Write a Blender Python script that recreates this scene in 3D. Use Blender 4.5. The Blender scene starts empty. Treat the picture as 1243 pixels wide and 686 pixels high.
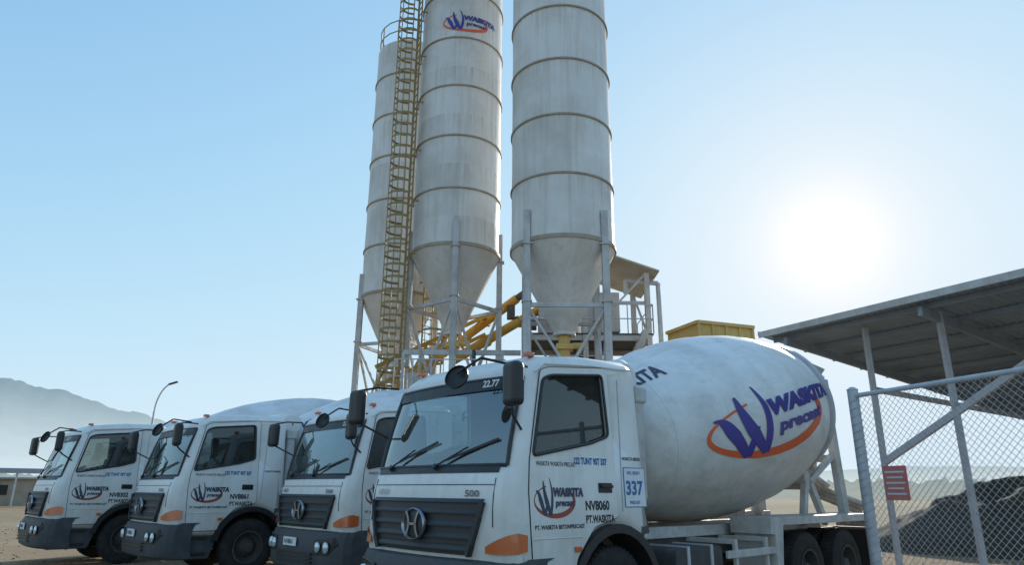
import bpy, bmesh, math, random
from mathutils import Vector, Matrix, noise
random.seed(7)
scene=bpy.context.scene
COL=scene.collection
rad=math.radians
# ------------------------------------------------------------------ helpers
def link(o): COL.objects.link(o); return o
def empty(name,loc=(0,0,0),rotz=0,label=None,category=None,group=None,parent=None):
    o=bpy.data.objects.new(name,None); o.location=loc; o.rotation_euler=(0,0,rotz); o.empty_display_size=.2
    if label:o["label"]=label
    if category:o["category"]=category
    if group:o["group"]=group
    if parent:o.parent=parent
    return link(o)
class MB:
    def __init__(s): s.v=[];s.f=[];s.m=[];s.mi=0
    def add(s,vs,fs):
        b=len(s.v); s.v+= [Vector(p) for p in vs]; s.f+=[tuple(b+i for i in f) for f in fs]; s.m+=[s.mi]*len(fs); return s
    def box(s,c,d,M=None):
        vs=[]
        for x in(-.5,.5):
            for y in(-.5,.5):
                for z in(-.5,.5):
                    p=Vector((x*d[0],y*d[1],z*d[2]))
                    if M is not None:p=M@p
                    vs.append(p+Vector(c))
        return s.add(vs,[(0,1,3,2),(4,6,7,5),(0,4,5,1),(2,3,7,6),(0,2,6,4),(1,5,7,3)])
    def beam(s,a,b,w,h=None,up=(0,0,1)):
        h=h or w; a=Vector(a);b=Vector(b); d=(b-a); L=d.length; d.normalize(); u=Vector(up)
        if abs(d.dot(u))>.98:u=Vector((1,0,0))
        r=d.cross(u).normalized(); u=r.cross(d)
        M=Matrix((r,d,u)).transposed()
        return s.box((a+b)/2,(w,L,h),M)
    def hbeam(s,a,b,w,t=.02):
        a=Vector(a);b=Vector(b);d=(b-a).normalized();u=Vector((0,1,0)) if abs(d.z)>.7 else Vector((0,0,1))
        r=d.cross(u).normalized();u=r.cross(d)
        s.beam(a+u*w/2,b+u*w/2,w,t,u);s.beam(a-u*w/2,b-u*w/2,w,t,u);s.beam(a,b,t,w-t*.8,u);return s
    def cyl(s,a,b,r0,r1=None,seg=12,caps=True):
        r1=r0 if r1 is None else r1; a=Vector(a);b=Vector(b);d=(b-a).normalized()
        u=Vector((0,0,1)) if abs(d.z)<.9 else Vector((1,0,0)); e=d.cross(u).normalized(); g=d.cross(e)
        vs=[]
        for p,r in((a,r0),(b,r1)):
            for i in range(seg):
                t=2*math.pi*i/seg; vs.append(p+(e*math.cos(t)+g*math.sin(t))*r)
        fs=[(i,(i+1)%seg,seg+(i+1)%seg,seg+i) for i in range(seg)]
        if caps: fs+=[tuple(range(seg))[::-1],tuple(range(seg,2*seg))]
        return s.add(vs,fs)
    def tube(s,pts,r,seg=8,closed=False):
        n=len(pts)
        for i in range(n if closed else n-1): s.cyl(pts[i],pts[(i+1)%n],r,r,seg)
        return s
    def revolve(s,prof,o,d,seg=32,e=None,mids=None):
        o=Vector(o);d=Vector(d).normalized()
        if e is None:
            u=Vector((0,0,1)) if abs(d.z)<.9 else Vector((1,0,0)); e=d.cross(u).normalized()
        e=Vector(e);g=d.cross(e); vs=[]
        for a,r in prof:
            for i in range(seg):
                t=2*math.pi*i/seg; vs.append(o+d*a+(e*math.cos(t)+g*math.sin(t))*r)
        fs=[];mm=[]
        for k in range(len(prof)-1):
            for i in range(seg):
                j=(i+1)%seg; fs.append((k*seg+i,k*seg+j,(k+1)*seg+j,(k+1)*seg+i)); mm.append(mids[k] if mids else s.mi)
        s.add(vs,fs); s.m[-len(fs):]=mm; return s
    def prism(s,poly,y0,y1,fn=None):
        n=len(poly); fn=fn or (lambda x,y,z:(x,y,z))
        vs=[fn(x,y0,z) for x,z in poly]+[fn(x,y1,z) for x,z in poly]
        fs=[tuple(range(n)),tuple(range(2*n-1,n-1,-1))]+[(i,n+i,n+(i+1)%n,(i+1)%n) for i in range(n)]
        return s.add(vs,fs)
    def done(s,name,mats,parent=None,smooth=False,bevel=0,label=None,recalc=True,sharp=40,solid=None):
        me=bpy.data.meshes.new(name); me.from_pydata([tuple(v) for v in s.v],[],s.f)
        if not isinstance(mats,(list,tuple)): mats=[mats]
        for m in mats: me.materials.append(m)
        for p,i in zip(me.polygons,s.m): p.material_index=i
        bm=bmesh.new(); bm.from_mesh(me)
        if recalc: bmesh.ops.recalc_face_normals(bm,faces=bm.faces)
        if bevel:
            ed=[e for e in bm.edges if len(e.link_faces)==2 and e.calc_face_angle(0)>.6]
            bmesh.ops.bevel(bm,geom=ed,offset=bevel,segments=2,affect='EDGES',profile=.5,clamp_overlap=True)
        if smooth:
            for f in bm.faces:f.smooth=True
            for e in bm.edges:
                if len(e.link_faces)==2 and e.calc_face_angle(0)>rad(sharp): e.smooth=False
        bm.to_mesh(me); bm.free()
        o=bpy.data.objects.new(name,me); link(o)
        if parent:o.parent=parent
        if label:o["label"]=label
        return o
def thing(o,label,cat,group=None):
    o["label"]=label;o["category"]=cat
    if group:o["group"]=group
    return o
# ------------------------------------------------------------------ materials
def newmat(name):
    m=bpy.data.materials.new(name); m.use_nodes=True; nt=m.node_tree; b=nt.nodes["Principled BSDF"]; return m,nt,b
def N(nt,t,**k):
    n=nt.nodes.new(t)
    for a,v in k.items(): setattr(n,a,v)
    return n
def mixc(nt,fac,a,b):
    n=nt.nodes.new("ShaderNodeMix"); n.data_type='RGBA'
    def s(i,v):
        if isinstance(v,(tuple,list)): n.inputs[i].default_value=(*v[:3],1)
        elif isinstance(v,(int,float)): n.inputs[i].default_value=v
        else: nt.links.new(v,n.inputs[i])
    s(0,fac);s(6,a);s(7,b); return n.outputs[2]
def ramp(nt,inp,lo,hi,a=0,b=1):
    n=nt.nodes.new("ShaderNodeMapRange"); n.clamp=True
    n.inputs[1].default_value=lo;n.inputs[2].default_value=hi;n.inputs[3].default_value=a;n.inputs[4].default_value=b
    nt.links.new(inp,n.inputs[0]); return n.outputs[0]
def mth(nt,op,a,b=0):
    n=nt.nodes.new("ShaderNodeMath");n.operation=op
    for i,v in enumerate((a,b)):
        if isinstance(v,(int,float)): n.inputs[i].default_value=v
        else: nt.links.new(v,n.inputs[i])
    return n.outputs[0]
def noise_out(nt,vec,scale,detail=5,rough=.6):
    n=N(nt,"ShaderNodeTexNoise"); n.inputs["Scale"].default_value=scale;n.inputs["Detail"].default_value=detail;n.inputs["Roughness"].default_value=rough
    nt.links.new(vec,n.inputs["Vector"]); return n.outputs["Fac"]
def mat_dirty(name,col,rough=.5,dirt=(.3,.26,.2),amount=.35,scale=2.5,streak=0,zdirt=None,metal=0,bump=.05,rust=0,sscale=(9,9,.35),dent=0,panels=0):
    m,nt,b=newmat(name); tc=N(nt,"ShaderNodeTexCoord"); ob=tc.outputs["Object"]
    n1=noise_out(nt,ob,scale,8,.65); f=ramp(nt,n1,.42,.75,0,amount); c=mixc(nt,f,col,dirt)
    n3=noise_out(nt,ob,scale*.35,3,.5); c=mixc(nt,ramp(nt,n3,.3,.7,0,.22),c,tuple(x*.72 for x in col))
    if panels:
        sx=N(nt,"ShaderNodeSeparateXYZ"); nt.links.new(ob,sx.inputs[0])
        zf=mth(nt,'FLOOR',mth(nt,'DIVIDE',mth(nt,'SUBTRACT',sx.outputs[2],8.72),1.985))
        an=mth(nt,'FLOOR',mth(nt,'ADD',mth(nt,'MULTIPLY',mth(nt,'ARCTAN2',sx.outputs[1],sx.outputs[0]),.95),mth(nt,'MULTIPLY',zf,.37)))
        cb=N(nt,"ShaderNodeCombineXYZ"); nt.links.new(zf,cb.inputs[0]); nt.links.new(an,cb.inputs[1]); wn=N(nt,"ShaderNodeTexWhiteNoise"); nt.links.new(cb.outputs[0],wn.inputs["Vector"])
        c=mixc(nt,ramp(nt,wn.outputs["Value"],0,1,0,panels),c,(.30,.27,.23))
        fr=mth(nt,'FRACT',mth(nt,'DIVIDE',mth(nt,'SUBTRACT',sx.outputs[2],8.72),1.985))
        mpp=N(nt,"ShaderNodeMapping"); nt.links.new(ob,mpp.inputs[0]); mpp.inputs["Scale"].default_value=(5,5,.15)
        hs=mth(nt,'MULTIPLY',ramp(nt,fr,.35,1,0,1),ramp(nt,noise_out(nt,mpp.outputs[0],1.5,5,.7),.45,.72,0,.55)); c=mixc(nt,hs,c,(.36,.28,.20))
    if streak:
        mp=N(nt,"ShaderNodeMapping"); nt.links.new(ob,mp.inputs[0]); mp.inputs["Scale"].default_value=sscale
        n2=noise_out(nt,mp.outputs[0],1.0,6,.7); c=mixc(nt,ramp(nt,n2,.5,.78,0,streak),c,dirt)
    if rust:
        mp=N(nt,"ShaderNodeMapping"); nt.links.new(ob,mp.inputs[0]); mp.inputs["Scale"].default_value=(3,3,1.2)
        n4=noise_out(nt,mp.outputs[0],2.2,8,.75); c=mixc(nt,ramp(nt,n4,.62,.7,0,rust),c,(.22,.1,.045))
    if zdirt:
        sx=N(nt,"ShaderNodeSeparateXYZ"); nt.links.new(ob,sx.inputs[0])
        h=ramp(nt,sx.outputs[2],zdirt[0],zdirt[1],zdirt[2],0); h=mth(nt,'MULTIPLY',h,ramp(nt,noise_out(nt,ob,5,6,.7),.25,.65,.35,1)); c=mixc(nt,h,c,(.32,.27,.2))
    nt.links.new(c,b.inputs["Base Color"])
    r=ramp(nt,n1,.3,.7,rough,min(1,rough+.25)); nt.links.new(r,b.inputs["Roughness"])
    b.inputs["Metallic"].default_value=metal
    if bump:
        bp=N(nt,"ShaderNodeBump"); bp.inputs["Strength"].default_value=bump; bp.inputs["Distance"].default_value=.02
        nt.links.new(noise_out(nt,ob,scale*6,4,.6),bp.inputs["Height"])
        if dent:
            b2=N(nt,"ShaderNodeBump"); b2.inputs["Strength"].default_value=dent; b2.inputs["Distance"].default_value=.06
            nt.links.new(noise_out(nt,ob,1.6,2,.5),b2.inputs["Height"]); nt.links.new(b2.outputs[0],bp.inputs["Normal"])
        nt.links.new(bp.outputs[0],b.inputs["Normal"])
    return m
def mat_plain(name,col,rough=.5,metal=0,coat=0):
    m,nt,b=newmat(name); tc=N(nt,"ShaderNodeTexCoord")
    n=noise_out(nt,tc.outputs["Object"],14,4,.6); c=mixc(nt,ramp(nt,n,.3,.75,0,.3),col,tuple(x*.6+.03 for x in col))
    nt.links.new(c,b.inputs["Base Color"]); b.inputs["Roughness"].default_value=rough;b.inputs["Metallic"].default_value=metal
    b.inputs["Coat Weight"].default_value=coat; return m
M_PAINT=mat_dirty("white_truck_paint",(.86,.85,.82),.28,(.46,.41,.34),.35,2.2,streak=.30,zdirt=(.6,1.8,.6),bump=.015)
M_DRUM=mat_dirty("white_drum_paint",(.85,.85,.84),.36,(.42,.38,.33),.5,1.3,streak=.5,zdirt=(1.2,2.9,.7),bump=.03,sscale=(1.2,6,5))
M_FRAMEW=mat_dirty("dirty_white_steel",(.60,.60,.58),.5,(.30,.25,.2),.7,4,streak=.4)
M_BLACK=mat_plain("black_plastic",(.022,.023,.025),.42)
M_CHAS=mat_dirty("chassis_grey",(.06,.06,.062),.6,(.2,.17,.13),.45,6)
M_GRILLE=mat_plain("grille_grey",(.032,.035,.039),.5)
M_BUMP=mat_dirty("bumper_slate",(.050,.056,.066),.5,(.20,.17,.14),.4,4)
M_RUB=mat_dirty("tyre_rubber",(.020,.020,.020),.9,(.09,.075,.06),.5,8)
M_RIM=mat_dirty("rim_steel",(.08,.08,.08),.6,(.08,.07,.05),.7,8,metal=.2)
M_CHROME=mat_plain("chrome",(.36,.37,.39),.3,1)
M_AMBER=mat_plain("amber_lens",(.62,.13,.03),.18,0,1)
M_LENS=mat_plain("lamp_lens",(.62,.68,.72),.08,.4,1)
M_SEAT=mat_plain("seat_fabric",(.05,.05,.055),.9)
M_INT=mat_plain("cab_interior",(.10,.10,.10),.8)
M_BLUE=mat_plain("logo_blue",(.050,.04,.28),.45)
M_ORANGE=mat_plain("logo_orange",(.82,.13,.03),.45)
M_DKBLUE=mat_plain("faded_dark_lettering",(.05,.055,.10),.5)
M_DKRED=mat_plain("faded_red_mark",(.35,.07,.04),.5)
M_INK=mat_plain("black_lettering",(.02,.02,.025),.5)
M_SKYBLUE=mat_plain("blue_lettering",(.05,.17,.40),.5)
M_BADGE=mat_plain("badge_grey",(.20,.15,.15),.4)
M_PLATE=mat_plain("sticker_white",(.8,.82,.85),.5)
M_SILO=mat_dirty("silo_steel",(.78,.76,.73),.38,(.42,.36,.29),.6,.55,streak=.5,bump=.04,rust=.4,sscale=(6,6,.28),dent=.35,panels=.20)
M_CONE=mat_dirty("silo_cone_steel",(.74,.72,.69),.40,(.42,.36,.29),.55,.6,streak=.55,bump=.04,rust=.4,sscale=(6,6,.28),dent=.3)
M_SILO2=mat_dirty("silo_bands",(.40,.34,.26),.6,(.26,.18,.11),.8,2.5,rust=.6)
M_LEG=mat_dirty("steel_legs",(.56,.56,.55),.55,(.25,.2,.15),.6,2,streak=.4,rust=.4)
M_YEL=mat_dirty("yellow_steel",(.60,.33,.04),.5,(.25,.15,.06),.6,1.5,streak=.3)
M_YEL2=mat_dirty("dull_yellow_steel",(.74,.50,.16),.55,(.42,.30,.14),.5,1.5,streak=.4)
M_BEIGE=mat_dirty("grey_beige_sheet",(.50,.46,.38),.55,(.3,.24,.16),.6,1.5,streak=.4)
M_OCH=mat_dirty("faded_yellow_ladder",(.36,.26,.11),.6,(.2,.13,.07),.6,3)
M_GALV=mat_dirty("galvanised_steel",(.55,.57,.60),.45,(.3,.28,.25),.4,5,metal=.2)
M_WOOD=mat_dirty("grey_pipe",(.45,.47,.50),.5,(.25,.22,.2),.5,5)
M_PURL=mat_dirty("blue_grey_purlin",(.28,.33,.39),.5,(.2,.18,.16),.4,3)
def glass(name="tinted_glass",base=.12,tint=(.50,.60,.58,1),rough=.02):
    m=bpy.data.materials.new(name); m.use_nodes=True; nt=m.node_tree; nt.nodes.clear()
    o=N(nt,"ShaderNodeOutputMaterial"); t=N(nt,"ShaderNodeBsdfTransparent"); t.inputs[0].default_value=tint
    g=N(nt,"ShaderNodeBsdfGlossy"); g.inputs["Roughness"].default_value=rough; g.inputs[0].default_value=(.85,.95,1,1)
    lw=N(nt,"ShaderNodeLayerWeight"); lw.inputs[0].default_value=.5
    tc=N(nt,"ShaderNodeTexCoord"); 
    f=mth(nt,'POWER',lw.outputs["Facing"],4.0); f=ramp(nt,f,0,1,base,.9); mx=N(nt,"ShaderNodeMixShader"); nt.links.new(f,mx.inputs[0]); nt.links.new(t.outputs[0],mx.inputs[1]); nt.links.new(g.outputs[0],mx.inputs[2])
    d=N(nt,"ShaderNodeBsdfDiffuse"); d.inputs[0].default_value=(.4,.38,.33,1)
    dm=N(nt,"ShaderNodeMixShader"); n=noise_out(nt,tc.outputs["Object"],3,6,.6); nt.links.new(ramp(nt,n,.35,.8,.02,.14),dm.inputs[0]); nt.links.new(mx.outputs[0],dm.inputs[1]);nt.links.new(d.outputs[0],dm.inputs[2])
    nt.links.new(dm.outputs[0],o.inputs[0]); return m
M_GLASS=glass("tinted_glass",.08,(.45,.50,.48,1)); M_WGLASS=glass("windscreen_glass",.24,(.62,.76,.74,1))
def ground_mat():
    m,nt,b=newmat("brown_yard_dirt"); tc=N(nt,"ShaderNodeTexCoord"); ob=tc.outputs["Object"]
    n1=noise_out(nt,ob,.25,8,.6); n2=noise_out(nt,ob,9,8,.7); c=mixc(nt,ramp(nt,n1,.3,.7),(.38,.28,.18),(.25,.18,.11)); c=mixc(nt,ramp(nt,n2,.35,.7,0,.7),c,(.42,.33,.22))
    n5=noise_out(nt,ob,.012,6,.6); c=mixc(nt,ramp(nt,n5,.45,.6,0,.6),c,(.16,.15,.09))
    nt.links.new(c,b.inputs["Base Color"]); b.inputs["Roughness"].default_value=1; b.inputs["Specular IOR Level"].default_value=.1
    bp=N(nt,"ShaderNodeBump"); bp.inputs["Strength"].default_value=.8; bp.inputs["Distance"].default_value=.06; nt.links.new(n2,bp.inputs["Height"]); nt.links.new(bp.outputs[0],b.inputs["Normal"]); return m
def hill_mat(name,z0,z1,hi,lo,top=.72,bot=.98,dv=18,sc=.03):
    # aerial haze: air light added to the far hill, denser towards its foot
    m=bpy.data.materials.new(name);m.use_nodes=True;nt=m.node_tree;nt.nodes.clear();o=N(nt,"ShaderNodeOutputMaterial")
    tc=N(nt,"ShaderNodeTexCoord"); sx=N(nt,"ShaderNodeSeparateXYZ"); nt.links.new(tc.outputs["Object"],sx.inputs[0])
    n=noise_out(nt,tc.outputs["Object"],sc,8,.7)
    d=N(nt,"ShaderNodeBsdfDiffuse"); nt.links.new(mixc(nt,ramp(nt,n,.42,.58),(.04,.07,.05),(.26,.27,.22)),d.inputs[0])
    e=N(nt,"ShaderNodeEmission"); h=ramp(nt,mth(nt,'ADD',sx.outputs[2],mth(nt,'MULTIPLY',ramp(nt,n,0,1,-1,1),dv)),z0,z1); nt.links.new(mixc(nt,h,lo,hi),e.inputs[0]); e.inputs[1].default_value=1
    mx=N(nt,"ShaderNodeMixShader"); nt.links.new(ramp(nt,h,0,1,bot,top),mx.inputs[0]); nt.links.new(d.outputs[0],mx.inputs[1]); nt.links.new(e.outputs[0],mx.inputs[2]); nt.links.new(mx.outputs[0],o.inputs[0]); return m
# ------------------------------------------------------------------ text and logo
def text_geo(body,size,offset=0,shear=0,align='LEFT',spacing=1):
    cu=bpy.data.curves.new("t",'FONT');cu.body=body;cu.size=size;cu.offset=offset;cu.shear=shear;cu.align_x=align;cu.align_y='CENTER';cu.space_character=spacing;cu.resolution_u=3
    o=bpy.data.objects.new("t",cu);link(o); dg=bpy.context.evaluated_depsgraph_get(); me=bpy.data.meshes.new_from_object(o.evaluated_get(dg))
    v=[(p.co.x,p.co.y) for p in me.vertices]; f=[tuple(p.vertices) for p in me.polygons]
    bpy.data.objects.remove(o);bpy.data.curves.remove(cu);bpy.data.meshes.remove(me); return v,f
def stroke(pts,ws):
    P=[Vector(p) for p in pts]; out=[];W=[]
    n=len(P)
    for i in range(n-1):
        p0=P[max(i-1,0)];p1=P[i];p2=P[i+1];p3=P[min(i+2,n-1)]
        for k in range(6):
            t=k/6; out.append(.5*((2*p1)+(p2-p0)*t+(2*p0-5*p1+4*p2-p3)*t*t+(3*p1-p0-3*p2+p3)*t**3)); W.append(ws[i]*(1-t)+ws[i+1]*t)
    out.append(P[-1]);W.append(ws[-1]); v=[];f=[]
    for i,p in enumerate(out):
        d=(out[min(i+1,len(out)-1)]-out[max(i-1,0)]).normalized(); nn=Vector((-d.y,d.x)); v+= [tuple(p+nn*W[i]/2),tuple(p-nn*W[i]/2)]
    for i in range(len(out)-1): f.append((2*i,2*i+1,2*i+3,2*i+2))
    return v,f
def logo_geo():
    parts=[]
    arc=[];ws=[]
    for k in range(37):
        t=k/36; a=rad(30-t*(30+246)); arc.append((.66+.70*math.cos(a),.34+.42*math.sin(a))); ws.append(.035+.12*math.sin(math.pi*min(1,max(0,(t*1.25+.05)))**.9)*(1-.3*t) if t<.74 else .035)
    parts.append((stroke(arc,ws),1,0))
    parts.append((stroke([(.02,.60),(.10,.56),(.18,.34),(.31,-.06)],[.03,.08,.13,.08]),0,1))
    parts.append((stroke([(.31,-.06),(.37,.16),(.44,.36)],[.08,.07,.03]),0,1))
    parts.append((stroke([(.27,.88),(.30,.62),(.38,.3),(.51,-.06)],[.02,.08,.13,.08]),0,2))
    parts.append((stroke([(.51,-.06),(.565,.25),(.57,.6),(.49,.96)],[.08,.08,.06,.015]),0,1))
    v,f=text_geo("WASKITA",.25,.017,.10); v=[(x*1.0+.60,y*1.25+.56) for x,y in v]; parts.append(((v,f),0,3))
    v,f=text_geo("precast",.24,.010,.10); v=[(x*.95+.68,y*1.05+.27) for x,y in v]; parts.append(((v,f),0,3))
    return parts
LOGO=logo_geo()
def map_obj(name,parts,fn,mats,parent,maxlen=None,label=None):
    bm=bmesh.new()
    for (v,f),mi,lay in parts:
        b2=bmesh.new(); vs=[b2.verts.new((p[0],p[1],0)) for p in v]
        for q in f:
            try:b2.faces.new([vs[i] for i in q])
            except: pass
        if maxlen:
            for it in range(5):
                bmesh.ops.triangulate(b2,faces=b2.faces)
                el=[e for e in b2.edges if e.calc_length()>maxlen]
                if not el:break
                bmesh.ops.subdivide_edges(b2,edges=el,cuts=1)
            bmesh.ops.triangulate(b2,faces=b2.faces)
        b2.verts.ensure_lookup_table();b2.verts.index_update()
        nv=[bm.verts.new(fn(p.co.x,p.co.y,lay)) for p in b2.verts]
        for q in b2.faces:
            try:
                nf=bm.faces.new([nv[i.index] for i in q.verts]); nf.material_index=mi
            except: pass
        b2.free()
    me=bpy.data.meshes.new(name); bm.to_mesh(me);bm.free()
    for m in mats: me.materials.append(m)
    o=bpy.data.objects.new(name,me);link(o);o.parent=parent
    if label:o["label"]=label
    return o
# ------------------------------------------------------------------ TRUCK
HW=1.22; RR=.16; BOW=.13
def hwz(z): return 1-.035*(z-1.0)
PF=[(.11,.74),(.03,.80),(-.01,1.10),(-.01,1.45),(.01,1.62),(.05,1.76),(.09,1.84),(.33,2.72),(.40,2.84),(.60,2.96),(1.3,3.04),(2.06,3.07),(2.19,3.02),(2.25,2.88),(2.28,1.9),(2.28,1.02)]
IW=6
PF+=[(1.64+.68*math.cos(rad(a)),.55+.68*math.sin(rad(a))) for a in(42,58,74,90,106,122,138,152)]
PF+=[(1.0,.74)]
def frontx(z):
    P=PF[1:10]
    for (x0,z0),(x1,z1) in zip(P,P[1:]):
        if z0<=z<=z1: return x0+(x1-x0)*(z-z0)/(z1-z0)
    return P[0][0] if z<P[0][1] else P[-1][0]
def bowf(x,y): 
    w=max(0,min(1,(1.0-x)/.6)); return BOW*(abs(y)/HW)**2.2*w
def front_pt(y,z,off):
    x=frontx(z); R=max(0,abs(y)-(HW-RR)); ins=RR*(1-math.sqrt(max(0,1-min(1,R/RR)**2)))
    return Vector((x+bowf(x,y)+ins-off,y*hwz(z),z))
def inset_profile(P,d):
    n=len(P);out=[]
    A=sum(P[i][0]*P[(i+1)%n][1]-P[(i+1)%n][0]*P[i][1] for i in range(n)); sg=1 if A>0 else -1
    for i in range(n):
        a=Vector(P[i-1]);b=Vector(P[i]);c=Vector(P[(i+1)%n]); d1=(b-a).normalized();d2=(c-b).normalized()
        n1=Vector((-d1.y,d1.x))*sg;n2=Vector((-d2.y,d2.x))*sg; nn=(n1+n2).normalized(); k=1/max(.5,nn.dot(n1)); out.append(b+nn*d*k)
    return out
def roundpoly(P,r,seg=3):
    out=[];n=len(P)
    for i in range(n):
        a=Vector(P[i-1]);b=Vector(P[i]);c=Vector(P[(i+1)%n]); p=b+(a-b).normalized()*r;q=b+(c-b).normalized()*r
        for k in range(seg+1):
            t=k/seg; out.append(tuple((1-t)**2*p+2*t*(1-t)*b+t*t*q))
    return out
WIN=roundpoly([(.44,1.93),(.61,2.70),(.73,2.75),(1.55,2.84),(1.60,2.18),(1.30,2.09)],.055)
def side_pt(x,z,off,sgn=-1):
    return Vector((x,sgn*(HW*hwz(z)+off),z))
def build_cab(parent):
    secs=[]
    for a in(90,65,40,20,0): secs.append((-(HW-RR+RR*math.sin(rad(a))),RR*(1-math.cos(rad(a)))))
    for y in(-.85,-.6,-.3,0,.3,.6,.85): secs.append((y,0))
    for a in(0,20,40,65,90): secs.append(((HW-RR+RR*math.sin(rad(a))),RR*(1-math.cos(rad(a)))))
    ns=len(secs)
    n=len(PF); bm=bmesh.new(); G=[]
    for y,ins in secs:
        P=inset_profile(PF,ins); G.append([bm.verts.new((p.x+bowf(p.x,y),y*hwz(p.y),p.y)) for p in P])
    for j in range(len(secs)-1):
        for i in range(n):
            if i==IW and 3<=j<=ns-5: continue
            bm.faces.new([G[j][i],G[j][(i+1)%n],G[j+1][(i+1)%n],G[j+1][i]])
    for j in(0,len(secs)-1):
        sg=-1 if j==0 else 1
        w=[bm.verts.new(side_pt(x,z,0,sg)) for x,z in WIN]
        ed=[]
        for i in range(n):
            e=bm.edges.get((G[j][i],G[j][(i+1)%n])) ; ed.append(e)
        for i in range(len(w)): ed.append(bm.edges.new((w[i],w[(i+1)%len(w)])))
        bmesh.ops.triangle_fill(bm,use_beauty=True,use_dissolve=False,edges=ed,normal=(0,sg,0))
    bmesh.ops.recalc_face_normals(bm,faces=bm.faces)
    for f in bm.faces:f.smooth=True
    for e in bm.edges:
        if len(e.link_faces)==2 and e.calc_face_angle(0)>rad(32): e.smooth=False
    me=bpy.data.meshes.new("cab");bm.to_mesh(me);bm.free();me.materials.append(M_PAINT);me.materials.append(M_INT)
    cab=bpy.data.objects.new("cab",me);link(cab);cab.parent=parent
    so=cab.modifiers.new("s",'SOLIDIFY');so.thickness=.03;so.offset=-1;so.material_offset=1;so.material_offset_rim=0
    # windshield
    mb=MB(); ys=[s for s in secs[3:ns-3]]
    vs=[];nz=4
    for y,ins in ys:
        P=inset_profile(PF,ins)
        for k in range(nz+1):
            t=k/nz; p=P[IW]*(1-t)+P[IW+1]*t; vs.append((p.x+bowf(p.x,y)+.010-.02*math.sin(math.pi*t),y*hwz(p.y),p.y))
    m=nz+1; fs=[(j*m+k,j*m+k+1,(j+1)*m+k+1,(j+1)*m+k) for j in range(len(ys)-1) for k in range(nz)]
    mb.add(vs,fs); mb.done("windshield",M_WGLASS,cab,smooth=True)
    mb=MB(); L=[Vector(vs[k]) for k in range(m)];Rr=[Vector(vs[(len(ys)-1)*m+k]) for k in range(m)]
    bot=[Vector(vs[j*m]) for j in range(len(ys))];top=[Vector(vs[j*m+nz]) for j in range(len(ys))]
    for ln in(L,Rr,bot,top): mb.tube([p+Vector((-.008,0,0)) for p in ln],.022,6)
    for a,b in zip(top,top[1:]):
        d=Vector((-.022,0,0)); dz=Vector((-.035,0,-.12)); mb.add([a+d,b+d,b+d+dz,a+d+dz],[(0,1,2,3)])
    mb.done("windshield_frame",M_BLACK,cab)
    mb=MB(); ysl=[-1.06+k*.1767 for k in range(13)]
    for y0,y1 in zip(ysl,ysl[1:]):
        q=[front_pt(y0,1.77,.006),front_pt(y1,1.77,.006),front_pt(y1,1.845,.012),front_pt(y0,1.845,.012)]; mb.add(q,[(0,1,2,3)])
    mb.done("cowl",M_BLACK,cab)
    for y0 in(-.15,.75):
        mb=MB(); base=front_pt(y0,1.84,.04); tip=front_pt(y0-.46,2.02,.045); mb.cyl(base,tip,.011,.008,6)
        a=front_pt(y0-.16,1.90,.035);b=front_pt(y0-.84,2.09,.03); mb.beam(a,b,.014,.022); mb.cyl(base+Vector((.03,0,-.02)),base+Vector((-.01,0,.01)),.03,.03,8)
        mb.done("wiper",M_BLACK,cab)
    for sg in(-1,1):
        mb=MB(); mb.add([side_pt(x,z,-.012,sg) for x,z in WIN],[tuple(range(len(WIN)))]); mb.done("side_window",M_GLASS,cab)
        mb=MB(); mb.tube([side_pt(x,z,.016,sg) for x,z in WIN],.017,6,True)
        mb.done("window_frame",M_BLACK,cab)
        mb=MB(); mb.tube([side_pt(.50,2.76,.012,sg),side_pt(.64,2.86,.012,sg),side_pt(1.4,2.93,.012,sg),side_pt(2.1,2.96,.012,sg)],.012,6); mb.done("drip_rail",M_PAINT,cab)
    for y in(-.6,.6):
        mb=MB(); mb.box((1.15,y,1.55),(.5,.5,.16)); mb.box((1.45,y,1.95),(.14,.5,.7),Matrix.Rotation(rad(8),3,'Y')); mb.box((1.5,y,2.38),(.1,.28,.2)); mb.done("seat",M_SEAT,cab,bevel=.04)
    mb=MB(); mb.prism([(.24,1.3),(.26,1.80),(.46,1.84),(.66,1.75),(.66,1.3)],-1.0,1.0); mb.done("dashboard",M_BLACK,cab,bevel=.02)
    mb=MB(); mb.revolve([(0+.02*math.sin(a),.22+.02*math.cos(a)) for a in[k*math.pi/4 for k in range(9)]],(.80,.6,2.0),(-.5,0,.86),20); mb.cyl((.80,.6,2.0),(.6,.6,1.75),.03); mb.box((.80,.6,2.0),(.06,.4,.03)); mb.done("steering_wheel",M_BLACK,cab)
    mb=MB(); mb.box((1.2,0,1.32),(1.9,2.2,.06)); mb.done("cab_floor",M_INT,cab)
    return cab
def strip(mb,ys,z0,z1,off0,off1,thick):
    for y0,y1 in zip(ys,ys[1:]):
        a=front_pt(y0,z0,off0);b=front_pt(y1,z0,off0);c=front_pt(y1,z1,off1);d=front_pt(y0,z1,off1); t=Vector((thick,0,0))
        mb.add([a,b,c,d,a+t,b+t,c+t,d+t],[(0,1,2,3),(0,1,5,4),(3,2,6,7)])
DA=Vector((2.78,0,2.16)); DD=Vector((5.3,0,.98)); DU=DD.normalized()
DE=Vector((0,-1,0)); DG=Vector((-DU.z,0,DU.x))
DPROF=[(0,.02),(0,.60),(.02,.74),(.10,.84),(.45,.99),(.9,1.13),(1.4,1.25),(1.9,1.335),(2.4,1.38),(2.9,1.395),(3.4,1.385),(3.9,1.345),(4.4,1.26),(4.85,1.15),(5.1,1.07),(5.16,.90),(4.95,.5)]
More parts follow.
